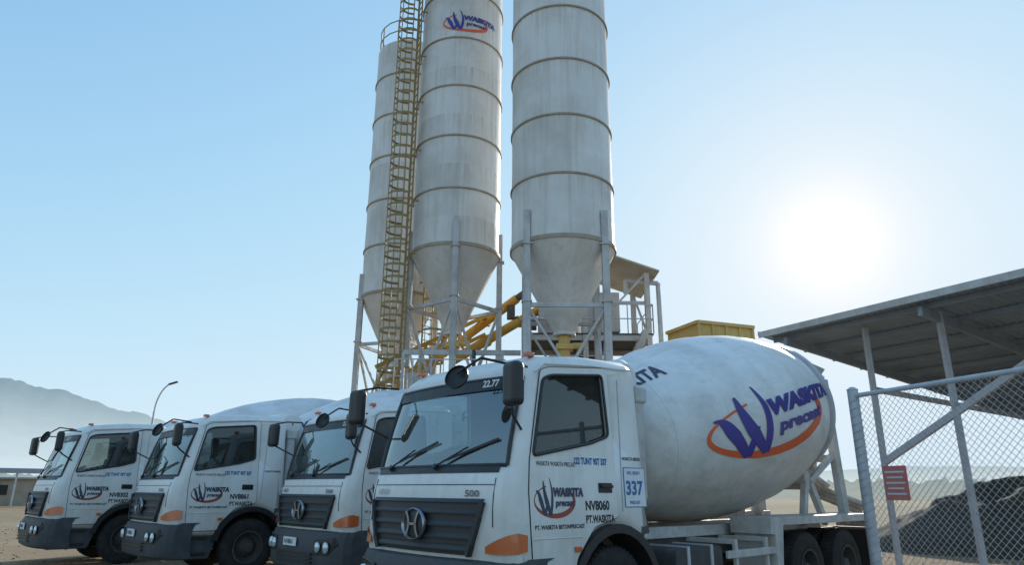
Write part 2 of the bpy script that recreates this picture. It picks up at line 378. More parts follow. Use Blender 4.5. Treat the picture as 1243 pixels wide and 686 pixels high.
def dR(s):
    P=DPROF[2:15]
    for (a,r),(b,q) in zip(P,P[1:]):
        if a<=s<=b:return r+(q-r)*(s-a)/(b-a)
    return P[0][1] if s<P[0][0] else P[-1][1]
def drum_pt(s,ang,off): return DA+DU*s+(DE*math.cos(ang)+DG*math.sin(ang))*(dR(s)+off)
def flat_side(x0,z0,sc,base=.010,scy=None):
    scy=scy or sc
    def fn(a,b,lay): return side_pt(x0+a*sc,z0+b*scy,base+.002*lay)
    return fn
def build_wheel(parent,x,y,out,dual=False,front=False):
    w=empty("wheel",(x,y,.53),parent=parent)
    for k,dy in enumerate([0,.33] if dual else [0]):
        mb=MB(); d=(0,out,0); o=(0,-out*dy,0)
        mb.revolve([(-.13,.30),(-.145,.36),(-.14,.46),(-.11,.515),(-.05,.53),(.05,.53),(.11,.515),(.14,.46),(.145,.36),(.13,.30),(-.13,.30)],o,d,36)
        for i in range(48):
            t=2*math.pi*i/48; mb.box((.528*math.cos(t),-out*dy,.528*math.sin(t)),(.012,.2,.03),Matrix.Rotation(-t,3,'Y'))
        mb.done("tyre",M_RUB,w,smooth=True)
    mb=MB()
    if front: pr=[(.14,.30),(.14,.275),(.05,.25),(.02,.2),(.06,.15),(.10,.13),(.10,.10),(.16,.09),(.17,.0)]
    else: pr=[(.14,.30),(.14,.275),(-.03,.25),(-.06,.2),(-.05,.15),(.02,.13),(.10,.10),(.12,.0)]
    mb.revolve(pr,(0,0,0),(0,out,0),28)
    for i in range(10):
        t=2*math.pi*i/10; q=Vector((.17*math.cos(t),out*(.03 if front else -.05),.17*math.sin(t))); mb.cyl(q,q+Vector((0,out*.05,0)),.016,.016,6)
    mb.done("rim",M_RIM,w,smooth=True)
ONLY337=[]
def build_truck():
    T=empty("concrete_mixer_truck")
    cab=build_cab(T)
    dpoly=roundpoly([(.41,.86),(.38,1.6),(.40,1.88),(.59,2.79),(.71,2.83),(1.65,2.93),(1.70,1.35),(1.30,1.26),(1.02,.98),(.98,.86)],.04)
    door0=None
    for sg in(-1,1):
        for nm,off,mt,gr in(("door_seam",.003,M_BLACK,.008),("door",.009,M_PAINT,0)):
            bm=bmesh.new(); P=inset_profile(dpoly,-gr) ; o1=[bm.verts.new(side_pt(p[0],p[1],off,sg)) for p in P]; w=[bm.verts.new(side_pt(x,z,off,sg)) for x,z in WIN]
            ed=[bm.edges.new((l[i],l[(i+1)%len(l)])) for l in(o1,w) for i in range(len(l))]
            bmesh.ops.triangle_fill(bm,use_beauty=True,edges=ed,normal=(0,sg,0)); me=bpy.data.meshes.new(nm);bm.to_mesh(me);bm.free();me.materials.append(mt)
            o=bpy.data.objects.new(nm,me);link(o);o.parent=T
            if nm=="door_seam": seam=o
            else:
                door=o; seam.parent=o
                if sg==-1: door0=o
        mb=MB(); a=side_pt(1.50,1.64,.012,sg); mb.box(a,(.22,.012,.10)); mb.box(a+Vector((0,sg*.03,.015)),(.18,.02,.03)); mb.done("door_handle",M_BLACK,door,bevel=.004)
        mb=MB(); mb.tube([side_pt(.42,1.17,.008,sg),side_pt(1.1,1.17,.008,sg)],.008,6); mb.done("door_crease",M_PAINT,door)
    mb=MB(); mb.beam(side_pt(1.78,1.4,.003),side_pt(1.83,2.82,.003),.014,.006); mb.done("panel_trim",M_GALV,cab)
    for sg in(-1,1):
        mb=MB(); mb.prism([(.16,.36),(.12,.78),(.96,.78),(1.0,.62),(.92,.36)],sg*.9,sg*1.17); mb.done("step_box",M_BUMP,T,bevel=.02)
        for z in(.46,.74): mb=MB(); mb.box((.58,sg*1.19,z),(.5,.05,.05)); mb.done("step",M_BLACK,T,bevel=.01)
    for sg in(-1,1):
        mb=MB(); n=14
        for i in range(n):
            a0=rad(0+i*170/n);a1=rad(0+(i+1)*170/n); c=(1.64,.55)
            r0,r1=.64,.73; pts=[]
            for a in(a0,a1):
                for r in(r0,r1): pts.append((c[0]+r*math.cos(a),c[1]+r*math.sin(a)))
            p=[pts[0],pts[1],pts[3],pts[2]]
            vs=[(x,sg*.85,z) for x,z in p]+[(x,sg*1.255,z) for x,z in p]; mb.add(vs,[(0,1,2,3),(4,5,6,7),(0,3,7,4),(1,2,6,5)])
        mb.done("fender",M_BLACK,T,smooth=True)
        mb=MB(); mb.box((1.64,sg*.62,.85),(1.5,.05,.7)); mb.done("wheel_arch_liner",M_BLACK,T)
    # bumper
    bys=[0,.3,.6,.85,1.02,1.12,1.19,1.23,1.24]; bxs=[-.09,-.085,-.07,-.035,.01,.06,.13,.25,.55]
    def bx(y):
        for a,b,c,d in zip(bys,bys[1:],bxs,bxs[1:]):
            if a<=y<=b: return c+(d-c)*(y-a)/(b-a)
        return .55
    mb=MB(); ys=[-v for v in bys[::-1]]+bys[1:]; xs=bxs[::-1]+bxs[1:]
    sect=[(0.08,.38),(.02,.42),(-.01,.54),(-.01,.72),(0,.88),(.04,.97),(.14,1.0)]
    for i in range(len(ys)-1):
        vs=[(xs[i]+dx,ys[i],z) for dx,z in sect]+[(xs[i+1]+dx,ys[i+1],z) for dx,z in sect]; m=len(sect)
        mb.add(vs,[(k,k+1,m+k+1,m+k) for k in range(m-1)])
    mb.done("bumper",M_BUMP,T,smooth=True)
    for z in(.52,.58,.64): mb=MB(); mb.box((-.085,0,z),(.05,1.2,.03)); mb.done("bumper_slot",M_BLACK,T)
    mb=MB(); mb.box((-.122,.1,.80),(.012,.44,.13)); pl=mb.done("licence_plate",M_PLATE,T)
    # grille
    mb=MB()
    def gy(z): return .74+.20*max(0,(z-1.0)/.5)**.8
    def ysz(z,n=14): g=gy(z); return [-g+2*g*k/n for k in range(n+1)]
    for z in[1.02+.05*k for k in range(10)]: strip(mb,ysz(z),z,z+.05,.014,.014,.03)
    for k,z in enumerate((1.05,1.16,1.27,1.385)): 
        strip(mb,ysz(z),z,z+.015,.040,.042,.05); strip(mb,ysz(z),z+.015,z+.05,.042,.022,.04)
    for sg in(-1,1):
        pts=[front_pt(sg*gy(z),z,.03) for z in(1.02,1.12,1.24,1.37,1.50)]
        for a,b in zip(pts,pts[1:]): mb.beam(a,b,.06,.045)
    strip(mb,ysz(1.5),1.495,1.53,.048,.02,.04)
    gr=mb.done("grille",M_GRILLE,T)
    mb=MB(); R0=.148
    mb.revolve([(.0,R0+.010),(.02,R0+.007),(.03,R0-.003),(.02,R0-.014),(.0,R0-.018)],(-.07,0,1.28),(-1,0,0),34)
    mb.box((-.095,0,1.28),(.014,.10,.022))
    for s_ in(-1,1):
        pts=[Vector((-.095,s_*(.045+.040*(abs(q)/.12)**2),1.28+q)) for q in(-.12,-.08,-.04,0,.04,.08,.12)]
        for a,b in zip(pts,pts[1:]): mb.beam(a,b,.022,.014,up=(1,0,0))
    for v in mb.v: v.y*=1.25
    mb.done("emblem",M_CHROME,gr,smooth=True)
    mb=MB(); mb.revolve([(-.03,R0-.01),(0,R0-.02),(.008,.10),(.012,0.001)],(-.07,0,1.28),(-1,0,0),24)
    for v in mb.v: v.y*=1.25
    mb.done("emblem_disc",M_GRILLE,gr,smooth=True)
    for sg in(-1,1):
        h=empty("headlight",parent=T)
        mb=MB(); q=[(.62,.64),(.98,.64),(1.14,.80),(1.08,.90),(.66,.86)]
        mb.add([(bx(y)-.030,sg*y,z) for y,z in q]+[(bx(y)+.02,sg*y,z) for y,z in q],[(0,1,2,3,4)]+[(i,(i+1)%5,5+(i+1)%5,5+i) for i in range(5)]); mb.done("lamp_housing",M_BLACK,h,bevel=.01)
        for y,r in((.75,.08),(.94,.085)):
            mb=MB(); mb.revolve([(0,r),(.015,r*.95),(.03,r*.6),(.035,.001)],(bx(y)-.030,sg*y,.75),(-1,0,0),20); mb.done("lens",M_LENS,h,smooth=True)
        mb=MB()
        ysx=[.97,1.01,1.05,1.08,1.11,1.14,1.17,1.195,1.21,1.218]
        for y0,y1 in zip(ysx,ysx[1:]):
            zb0=1.11+.12*(y0-.97)/.25; zb1=1.11+.12*(y1-.97)/.25
            mb.add([front_pt(sg*y0,1.05,.03),front_pt(sg*y1,1.05,.03),front_pt(sg*y1,zb1,.025),front_pt(sg*y0,zb0,.025)],[(0,1,2,3)])
        e0=front_pt(sg*1.218,1.05,.03);e1=front_pt(sg*1.218,1.23,.025)
        mb.add([e0,e1,Vector((.33,sg*(HW+.018),1.21)),Vector((.33,sg*(HW+.018),1.07))],[(0,1,2,3)])
        mb.done("turn_signal",M_AMBER,T,smooth=True,sharp=70)
        mb=MB(); mb.box((1.02,sg*(HW+.02),1.06),(.09,.02,.05)); mb.done("marker_lamp",M_AMBER,T,bevel=.005)
        mb=MB(); ps=[front_pt(sg*1.04,z,.004) for z in(1.28,1.4,1.55,1.72)]; mb.tube(ps,.005,5); mb.done("corner_seam",M_BLACK,cab)
    mb=MB(); strip(mb,[-1.04+.13*k for k in range(17)],1.655,1.663,.004,.004,.01); mb.done("hood_seam",M_BLACK,cab)
    def mirror(c,sz,att,rz,name="mirror"):
        mb=MB(); M=Matrix.Rotation(rz,3,'Z'); mb.box(c,sz,M); 
        o=mb.done(name,M_BLACK,T,bevel=.0,smooth=False); bv=o.modifiers.new("b",'BEVEL'); bv.width=.06;bv.segments=4
        for a,b in att:
            mb=MB(); mb.tube([a,((Vector(a)+Vector(b))/2+Vector((-.05,0,.02))),b],.014,6); mb.done("mirror_arm",M_BLACK,o)
        mb=MB(); mb.box(Vector(c)+M@Vector((sz[0]/2+.001,0,0)),(.006,sz[1]*.6,sz[2]*.75),M); mb.done("mirror_glass",M_CHROME,o,bevel=.002)
    for sg in(-1,1):
        mirror((.0,sg*1.38,2.56),(.14,.23,.42),[((.42,sg*1.13,2.80),(.0,sg*1.34,2.76)),((.34,sg*1.13,2.18),(.02,sg*1.34,2.37))],sg*rad(8))
    mb=MB(); c=Vector((-.16,-.74,2.67))
    mb.revolve([(-.02,.001),(-.03,.08),(-.01,.125),(.02,.13),(.025,.12)],c,(-.85,-.3,.35),20); o=mb.done("round_mirror",M_BLACK,T,smooth=True)
    mb=MB(); mb.tube([(.36,-.95,2.84),(.05,-.85,2.88),c+Vector((.0,0,.04))],.014,6); mb.done("mirror_arm",M_BLACK,o)
    for y in(-.95,.95): mb=MB(); mb.box((.62,y,2.98),(.10,.08,.05)); mb.done("clearance_lamp",M_AMBER,cab,bevel=.012)
    mb=MB(); mb.box((2.40,-.95,2.1),(.16,.18,1.2)); mb.box((2.40,-.95,2.72),(.22,.24,.2)); mb.done("air_intake",M_FRAMEW,T,bevel=.03)
    # chassis
    mb=MB()
    for sg in(-1,1): mb.box((4.75,sg*.42,.90),(8.3,.08,.26))
    for x in(1.0,2.4,3.6,4.8,6.0,7.2,8.6): mb.box((x,0,.90),(.1,.8,.16))
    for x in(1.64,6.05,7.40): mb.cyl((x,-.95,.53),(x,.95,.53),.09)
    mb.cyl((6.05,0,.55),(3.0,0,.8),.06)
    mb.done("chassis",M_CHAS,T,bevel=.01)
    mb=MB(); mb.prism(roundpoly([(2.75,.45),(2.75,.98),(3.75,.98),(3.75,.45)],.1),-1.18,-.62); mb.done("fuel_tank",M_CHAS,T,smooth=True)
    for x in(3.0,3.5): mb=MB(); mb.box((x,-.92,.715),(.05,.55,.56)); mb.done("tank_strap",M_GALV,T)
    mb=MB(); mb.box((2.55,.9,.75),(.8,.5,.5)); mb.done("battery_box",M_CHAS,T,bevel=.02)
    mb=MB(); mb.cyl((3.3,.85,.72),(4.2,.85,.72),.2,None,18); mb.done("air_tank",M_CHAS,T,smooth=True)
    mb=MB()
    for z in(.60,.86): mb.box((4.45,-1.20,z),(1.25,.04,.09))
    for x in(4.1,4.9): mb.box((x,-1.16,.78),(.06,.05,.5)); mb.box((x,-.8,1.0),(.06,.7,.06))
    mb.done("side_guard",M_FRAMEW,T,bevel=.006)
    mb=MB()
    for sg in(-1,1): mb.box((5.3,sg*.45,1.10),(5.7,.12,.14))
    mb.prism([(2.40,1.03),(2.40,2.0),(2.62,2.05),(3.05,1.2),(3.3,1.03)],-.5,.5)
    for sg in(-1,1):
        mb.beam((7.35,sg*.57,1.1),(7.60,sg*.57,1.85),.10,.12); mb.beam((8.2,sg*.57,1.1),(7.70,sg*.57,1.85),.10,.12)
        mb.cyl((7.60,sg*.62,1.86),(7.60,sg*.35,1.86),.12)
    mb.box((7.65,0,1.72),(.12,1.2,.12))
    mb.done("drum_pedestal",M_FRAMEW,T,bevel=.01)
    for sg in(-1,1):
        mb=MB(); mb.prism([(4.95,1.06),(4.95,1.28),(8.6,1.28),(8.6,1.06),(8.5,1.06),(8.5,1.17),(5.3,1.17),(5.2,.62),(5.05,.62),(5.05,1.06)],sg*.62,sg*1.24); mb.done("mudguard",M_FRAMEW,T,bevel=.008)
        mb=MB(); mb.box((8.45,sg*.93,.72),(.02,.6,.6)); mb.done("mud_flap",M_BLACK,T)
        build_wheel(T,1.64,sg*1.06,sg,front=True)
        build_wheel(T,6.05,sg*1.08,sg,dual=True);build_wheel(T,7.40,sg*1.08,sg,dual=True)
    mb=MB(); mb.box((8.85,0,.95),(.1,2.3,.18)); mb.done("rear_bumper",M_CHAS,T,bevel=.01)
    MT=mat_plain("tail_red",(.4,.03,.02),.3)
    for sg in(-1,1): mb=MB(); mb.box((8.91,sg*.85,.95),(.03,.34,.1)); mb.done("tail_lamp",MT,T,bevel=.01)
    mb=MB(); mb.revolve([(-.80,.02),(-.78,.2),(-.7,.26),(.7,.26),(.78,.2),(.80,.02)],(2.50,0,2.95),(0,1,0),24); mb.done("water_tank",M_PAINT,T,smooth=True)
    mb=MB(); mb.revolve(DPROF,DA,DU,72,e=DE)
    dr=mb.done("mixing_drum",M_DRUM,T,smooth=True,sharp=50)
    for s in(.45,1.4,2.5,3.5,4.5):
        r=dR(s); mb=MB(); mb.revolve([(s-.012,r-.006),(s-.007,r+.004),(s+.007,r+.004),(s+.012,r-.006)],DA,DU,72,e=DE); mb.done("drum_weld_seam",M_DRUM,dr,smooth=True)
    mb=MB(); r=dR(4.92); mb.revolve([(4.86,r-.05),(4.86,r+.07),(5.0,r+.06),(5.0,r-.10)],DA,DU,56,e=DE); mb.done("drum_track_ring",M_GALV,dr,smooth=True,sharp=30)
    mb=MB(); mb.revolve([(5.1,.95),(5.28,.80),(5.5,.66),(5.52,.55),(5.3,.45)],DA,DU,48,e=DE); mb.done("drum_mouth",M_FRAMEW,dr,smooth=True)
    for ang0,s0 in((.02,.95),(3.2,1.1)):
        def fn(a,b,lay,ang0=ang0,s0=s0):
            A=(a-.65)+.12*max(0,a-.6);B=(b-.4)*(1+.08*max(0,a-.6)); a3=A*2.08;b3=B*.90+.10*A
            return drum_pt(s0+1.42+a3,ang0+b3/1.33,.007+.003*lay)
        map_obj("company_logo",LOGO,fn,[M_BLUE,M_ORANGE],dr,.05,"blue and orange company logo reading WASKITA precast")
    v,f=text_geo("KITA",.28,.010,.1)
    map_obj("faded_lettering",[((v,f),0,0)],lambda a,b,l: drum_pt(.22+a*1.0,.98+b*1.1-a*.05,.008),[M_DKBLUE],dr,.06)
    mb=MB()
    top=[(-.35,-.5),(-.35,.5),(.55,.55),(.55,-.55)];bot=[(-.25,-.25),(-.25,.25),(.1,.25),(.1,-.25)]
    vs=[(8.5+x,y,4.0 if x<0 else 3.9) for x,y in top]+[(8.4+x,y,3.2) for x,y in bot]
    mb.add(vs,[(i,(i+1)%4,4+(i+1)%4,4+i) for i in range(4)]); hp=mb.done("charge_hopper",M_FRAMEW,T,smooth=False)
    hp.modifiers.new("s",'SOLIDIFY').thickness=.02
    mb=MB()
    for sg in(-1,1):
        mb.beam((8.44,sg*.82,1.1),(8.36,sg*.76,3.6),.12,.20); mb.beam((8.36,sg*.76,3.6),(8.55,sg*.5,3.85),.08,.10); mb.beam((7.7,sg*.6,1.8),(8.40,sg*.80,2.3),.09)
    mb.box((8.40,0,2.2),(.1,1.6,.12)); mb.box((8.36,0,3.25),(.1,1.5,.12))
    mb.prism([(8.25,2.6),(8.3,3.2),(8.5,3.3),(8.7,2.3),(8.6,1.9)],-.35,.35)
    mb.done("hopper_frame",M_FRAMEW,T,bevel=.01)
    mb=MB(); pts=[Vector((8.5,0,2.1)),Vector((8.95,-.25,1.75)),Vector((9.2,-.9,1.45))]
    for a,b in zip(pts,pts[1:]):
        d=(b-a).normalized(); s=d.cross(Vector((0,0,1))).normalized(); u=s.cross(d); n=8
        for i in range(n):
            t0=math.pi+i*math.pi/n;t1=math.pi+(i+1)*math.pi/n
            q=[p+(s*math.cos(t)+u*math.sin(t))*.24 for p in(a,b) for t in(t0,t1)]; mb.add(q,[(0,1,3,2)])
    ch=mb.done("discharge_chute",M_FRAMEW,T,smooth=True); ch.modifiers.new("s",'SOLIDIFY').thickness=.015
    # lettering
    map_obj("company_logo",LOGO,flat_side(.46,1.40,.40,scy=.34),[M_DKBLUE,M_DKRED],door0,None,"dark company logo reading WASKITA precast")
    def sidetext(name,body,size,x,z,mat,off=.001,base=.011,shear=0,sx=1):
        v,f=text_geo(body,size,off,shear); v=[(a*sx,b) for a,b in v]; return map_obj(name,[((v,f),0,0)],flat_side(x,z,1,base=base),[mat],T)
    sidetext("lettering","PT. WASKITA BETONPRECAST",.052,.44,1.27,M_INK,.002)
    num=sidetext("registration_lettering","NV8060",.125,1.17,1.46,M_INK,.005,sx=.9)
    sidetext("lettering","PT.WASKITA",.10,1.17,1.33,M_INK,.004,sx=.8)
    sidetext("lettering","122 TUNT 9ST 337",.088,1.02,1.90,M_SKYBLUE,.005,sx=.74)
    sidetext("lettering","WASKITA WASKITA PRECAST",.06,.48,1.86,M_INK,.001,sx=.72)
    for mt,g,bs in((M_SKYBLUE,0,.004),(M_PLATE,.009,.007)):
        mb=MB(); vs=[side_pt(x,z,bs) for x,z in((1.83+g,1.44+g),(2.21-g,1.44+g),(2.21-g,1.86-g),(1.83+g,1.86-g))]; mb.add(vs,[(0,1,2,3)]); ONLY337.append(mb.done("number_sticker",mt,T))
    ONLY337.append(sidetext("number_lettering","337",.20,1.853,1.635,M_SKYBLUE,.007,base=.010))
    ONLY337.append(sidetext("lettering","NO. BODY",.048,1.89,1.80,M_SKYBLUE,.001,base=.010))
    ONLY337.append(sidetext("lettering","PRECAST",.045,1.91,1.49,M_SKYBLUE,.001,base=.010))
    sidetext("lettering","WASKITA MIXER",.05,1.82,1.95,M_INK,.001,base=.006,sx=.9)
    def ft(y0,z0,off): return lambda a,b,l: front_pt(y0-a,z0+b,off)
    v,f=text_geo("HINO",.08,.002); map_obj("badge_lettering",[(([(a*1.3,b) for a,b in v],f),0,0)],ft(.92,1.585,.012),[M_CHROME],cab)
    v,f=text_geo("500",.085,.002); map_obj("badge_lettering",[(([(a*1.5,b) for a,b in v],f),0,0)],ft(-.68,1.575,.012),[M_BADGE],cab)
    v,f=text_geo("NV8861",.10,.002); map_obj("plate_lettering",[((v,f),0,0)],lambda a,b,l: Vector((-.130,.29-a*.95,.795+b)),[M_INK],pl)
    v,f=text_geo("22.77",.10,.003); map_obj("windscreen_lettering",[((v,f),0,0)],lambda a,b,l: front_pt(-.68-a*1.0,2.655+b,.085),[M_PLATE],cab)
    return T,num
PHI=rad(43)
def origin(cx,cy): return (cx-math.sin(PHI)*HW,cy+math.cos(PHI)*HW,0)
T,num=build_truck()
T.location=origin(-.09,6.48);T.rotation_euler=(0,0,PHI)
GRP="concrete mixer trucks parked in a row"
thing(T,"white concrete mixer truck with number 337, beside the fence","concrete mixer truck",GRP)
def clone(root):
    mp={}
    def rec(o,par):
        c=o.copy(); link(c); mp[o]=c
        if par: c.parent=par
        for ch in list(o.children):
            if ch not in ONLY337: rec(ch,c)
        return c
    r=rec(root,None); return r,mp
for (cx,cy,tx,lab) in((-2.6,11.0,"NV8862","white concrete mixer truck parked beside truck 337"),(-6.25,13.0,"NV8861","white concrete mixer truck parked between two others"),(-9.75,15.1,"NV8302","white concrete mixer truck at the end of the row")):
    bpy.context.view_layer.update()
    c,mp=clone(T); c.location=origin(cx,cy); c["label"]=lab
    v,f=text_geo(tx,.125,.005); tmp=map_obj("tmp",[(([(a*.9,b) for a,b in v],f),0,0)],flat_side(1.17,1.46,1,base=.011),[M_INK],c); mp[num].data=tmp.data; bpy.data.objects.remove(tmp)
# ------------------------------------------------------------------ SILOS
def silo(x,y,R,zb,zt,cone_z,legrot,label,step=1.97,outlet=M_YEL2):
    S=empty("cement_silo",(x,y,0),label=label,category="silo",group="cement silos of the batching plant")
    pr=[];ids=[];k=0
    def a_(z,r,i): pr.append((z,r)); ids.append(i)
    while zb+k*step<zt:
        z=zb+k*step; w=.09 if k==0 else .04
        a_(z-w,R,1);a_(z-w,R+.045,1);a_(z+w*.3,R+.045,1);a_(z+w*.3,R,0)
        a_(z+step*.33,R-.008,0);a_(z+step*.66,R-.008,0); k+=1
    pr=[p for p in pr if p[0]<zt]; ids=ids[:len(pr)]
    a_(zt,R,0);a_(zt+.5,R*.55,0);a_(zt+.6,.02,0)
    mb=MB(); mb.revolve(pr,(0,0,0),(0,0,1),80,mids=ids); sh=mb.done("silo_shell",[M_SILO,M_SILO2],S,smooth=True)
    mb=MB(); mb.revolve([(zb-.09,R),(zb-.11,R-.02),(cone_z,.30),(cone_z-.02,.34),(cone_z-.10,.34),(cone_z-.10,.2)],(0,0,0),(0,0,1),64); mb.done("cone",M_CONE,S,smooth=True,sharp=35)
    mb=MB(); mb.cyl((0,0,cone_z-.1),(0,0,cone_z-.75),.17,.17,16); mb.box((0,0,cone_z-.45),(.5,.5,.16)); mb.cyl((.25,0,cone_z-.4),(.6,0,cone_z-.4),.1); mb.done("outlet_valve",outlet,S,smooth=True,sharp=30)
    L=[]
    for i in range(4):
        a=legrot+i*math.pi/2; p=Vector((math.cos(a),math.sin(a),0))*(R+.02); L.append(p)
        mb=MB(); mb.hbeam(p,p+Vector((0,0,zb+.9)),.20); mb.box(p+Vector((0,0,.02)),(.45,.45,.04)); mb.box(p+Vector((0,0,zb-1.9)),(.30,.30,.04));mb.box(p+Vector((0,0,zb-.16)),(.34,.34,.03)); mb.done("leg",M_LEG,S)
    for i in range(4):
        a,b=L[i],L[(i+1)%4]; mb=MB()
        for z in(3.0,zb-2.0): mb.beam(a+Vector((0,0,z)),b+Vector((0,0,z)),.10,.12)
        mb.beam(a+Vector((0,0,3.0)),b+Vector((0,0,zb-2.0)),.07); mb.beam(b+Vector((0,0,3.0)),a+Vector((0,0,zb-2.0)),.07)
        mb.beam(a+Vector((0,0,.4)),b+Vector((0,0,3.0)),.06)
        mb.done("bracing",M_LEG,S)
    mb=MB(); n=20
    for i in range(n):
        a=2*math.pi*i/n;b=2*math.pi*(i+1)/n
        for z in(.55,1.1): mb.cyl((math.cos(a)*R*.97,math.sin(a)*R*.97,zt+z),(math.cos(b)*R*.97,math.sin(b)*R*.97,zt+z),.025,.025,6)
        if i%2==0: mb.cyl((math.cos(a)*R*.97,math.sin(a)*R*.97,zt),(math.cos(a)*R*.97,math.sin(a)*R*.97,zt+1.1),.025,.025,6)
    mb.done("top_railing",M_OCH,S)
    return S
def caged_ladder(S,R,ang,z0,z1,cage0,dz=.45):
    er=Vector((math.cos(ang),math.sin(ang),0)); et=Vector((-er.y,er.x,0)); base=er*(R+.22)
    mb=MB()
    for s in(-.24,.24): mb.beam(base+et*s+Vector((0,0,z0)),base+et*s+Vector((0,0,z1)),.06,.05)
    z=z0+.2
    while z<z1: mb.cyl(base-et*.24+Vector((0,0,z)),base+et*.24+Vector((0,0,z)),.018,.018,5); z+=.28
    z=z0+1
    while z<z1:
        for s in(-.24,.24): mb.beam(base+et*s+Vector((0,0,z)),er*R+et*s*1.2+Vector((0,0,z)),.05)
        z+=2
    l=mb.done("ladder",M_OCH,S)
    mb=MB(); angs=[rad(-115+230*i/8) for i in range(9)]
    def cp(a,z): return base+er*(.34+.46*math.cos(a))+et*.46*math.sin(a)+Vector((0,0,z))
    z=cage0
    while z<z1:
        for a,b in zip(angs,angs[1:]): mb.beam(cp(a,z),cp(b,z),.018,.085)
        z+=dz
    for i in range(9): mb.beam(cp(angs[i],cage0),cp(angs[i],z1),.05,.025)
    mb.done("safety_cage",M_OCH,l)
S3=silo(1.57,20,1.60,8.70,21.8,6.15,rad(45),"tall grey cement silo on steel legs with bare shell")
S2=silo(-2.05,23.4,1.58,9.7,22.2,6.9,rad(-85),"tall grey cement silo with caged ladder and company logo",step=2.05)
S1=silo(-4.65,27.2,1.55,9.1,20.6,6.4,rad(25),"tall grey cement silo with round top railing")
caged_ladder(S2,1.58,rad(205),2.5,23.2,4.5)
caged_ladder(S1,1.55,rad(-40),2.5,21.6,4.5,.6)
def silofn(R,ang0,z0,sc,sz):
    def fn(a,b,lay):
        t=ang0+(a-.65)*sc/R; r=R+.012+.003*lay; return Vector((math.cos(t)*r,math.sin(t)*r,z0+(b-.4)*sz))
    return fn
map_obj("company_logo",LOGO,silofn(1.58,rad(-82),18.62,1.22,.84),[M_BLUE,M_ORANGE],S2,.05,"blue and orange company logo reading WASKITA precast")
# ------------------------------------------------------------------ batching tower & conveyors
def conveyor(a,b,r,label):
    a=Vector(a);b=Vector(b); mb=MB(); mb.cyl(a,b,r,r,20); d=(b-a).normalized(); L=(b-a).length
    for k in range(1,int(L/1.6)+1): mb.cyl(a+d*(k*1.6-.04),a+d*(k*1.6+.04),r+.06,r+.06,20)
    o=mb.done("screw_conveyor",M_YEL,None,smooth=True,sharp=30); thing(o,label,"conveyor","yellow screw conveyors")
    mb=MB(); mb.cyl(b,b+d*.55,r*.8,r*.7,16); mb.box(b-d*.3+Vector((0,0,-r-.2)),(.3,.3,.5)); mb.done("drive_motor",M_CHAS,o,smooth=True,sharp=30)
conveyor((-4.65,27.2,5.4),(.2,24.6,8.5),.17,"yellow screw conveyor tube rising from the silo outlet")
conveyor((-2.05,23.4,5.9),(1.0,25.2,8.2),.17,"yellow screw conveyor tube rising from the silo outlet")
BT=empty("batching_tower",(0,0,0),label="steel batching tower with sheet roof and platforms",category="tower")
mb=MB()
xs=(.6,2.6,4.85);ys=(23.6,26.4)
for x in xs:
    for y in ys: mb.hbeam((x,y,0),(x,y,9.2 if x>4 else (8.6 if x<1 else 10.0)),.18)
for z in(4.4,6.8):
    for y in ys: mb.beam((.6,y,z),(4.85,y,z),.12,.2)
    for x in xs: mb.beam((x,23.6,z),(x,26.4,z),.12,.2)
for z0,z1 in((4.4,6.8),(6.8,9.2)):
    mb.beam((2.6,23.6,z0),(4.85,23.6,z1),.07);mb.beam((4.85,23.6,z0),(4.85,26.4,z1),.07)
mb.beam((4.85,23.6,8.1),(2.6,23.6,8.1),.08)
mb.done("frame",M_LEG,BT)
for z in(4.52,6.92): mb=MB(); mb.box((2.7,25,z),(4.6,3.0,.05)); mb.done("platform",M_CHAS,BT)
mb=MB(); 
vs=[(2.3,23.2,10.25),(5.25,23.2,9.2),(5.25,26.8,9.2),(2.3,26.8,10.25)]; mb.add(vs+[(a,b,c-.06) for a,b,c in vs],[(0,1,2,3),(7,6,5,4),(0,4,5,1),(1,5,6,2),(2,6,7,3),(3,7,4,0)])
mb.done("sheet_roof",M_BEIGE,BT)
mb=MB(); mb.box((3.3,25,7.9),(1.3,1.6,1.5)); mb.done("dust_collector",M_LEG,BT,bevel=.03)
mb=MB(); mb.prism([(2.2,6.96),(1.9,8.3),(1.0,8.3),(1.0,6.96)],24.2,25.6); mb.done("weigh_hopper",M_LEG,BT,bevel=.03)
mb=MB(); mb.box((2.2,25,5.55),(1.8,1.8,1.4)); mb.cyl((3.1,24.2,5.4),(3.9,24.2,5.4),.25); mb.done("mixer_housing",M_CHAS,BT,bevel=.05)
def rail(mb,a,b,h=1.05,n=4):
    a=Vector(a);b=Vector(b)
    for z in(h,h/2): mb.cyl(a+Vector((0,0,z)),b+Vector((0,0,z)),.022,.022,6)
    for i in range(n+1): p=a.lerp(b,i/n); mb.cyl(p,p+Vector((0,0,h)),.022,.022,6)
for z in(4.55,6.95):
    mb=MB(); rail(mb,(.5,23.5,z),(5.0,23.5,z),n=5);rail(mb,(5.0,23.5,z),(5.0,26.5,z),n=3); mb.done("guard_rail",M_GALV,BT)
mb=MB(); mb.beam((3.4,23.2,4.5),(4.6,23.2,6.9),.06,.2);mb.beam((3.4,22.6,4.5),(4.6,22.6,6.9),.06,.2)
for k in range(10): mb.box((3.46+.12*k,22.9,4.65+.24*k),(.22,.6,.03))
mb.done("stair",M_LEG,BT)
mb=MB(); mb.tube([(4.2,24.2,8.6),(4.2,24.2,9.1),(5.4,24.2,9.0),(5.4,24.2,3.0)],.09,12); mb.tube([(1.9,23.3,4.6),(1.9,23.3,7.4),(.4,23.3,7.4),(.4,23.3,2)],.06,10); mb.done("pipework",M_GALV,BT,smooth=True,sharp=50)
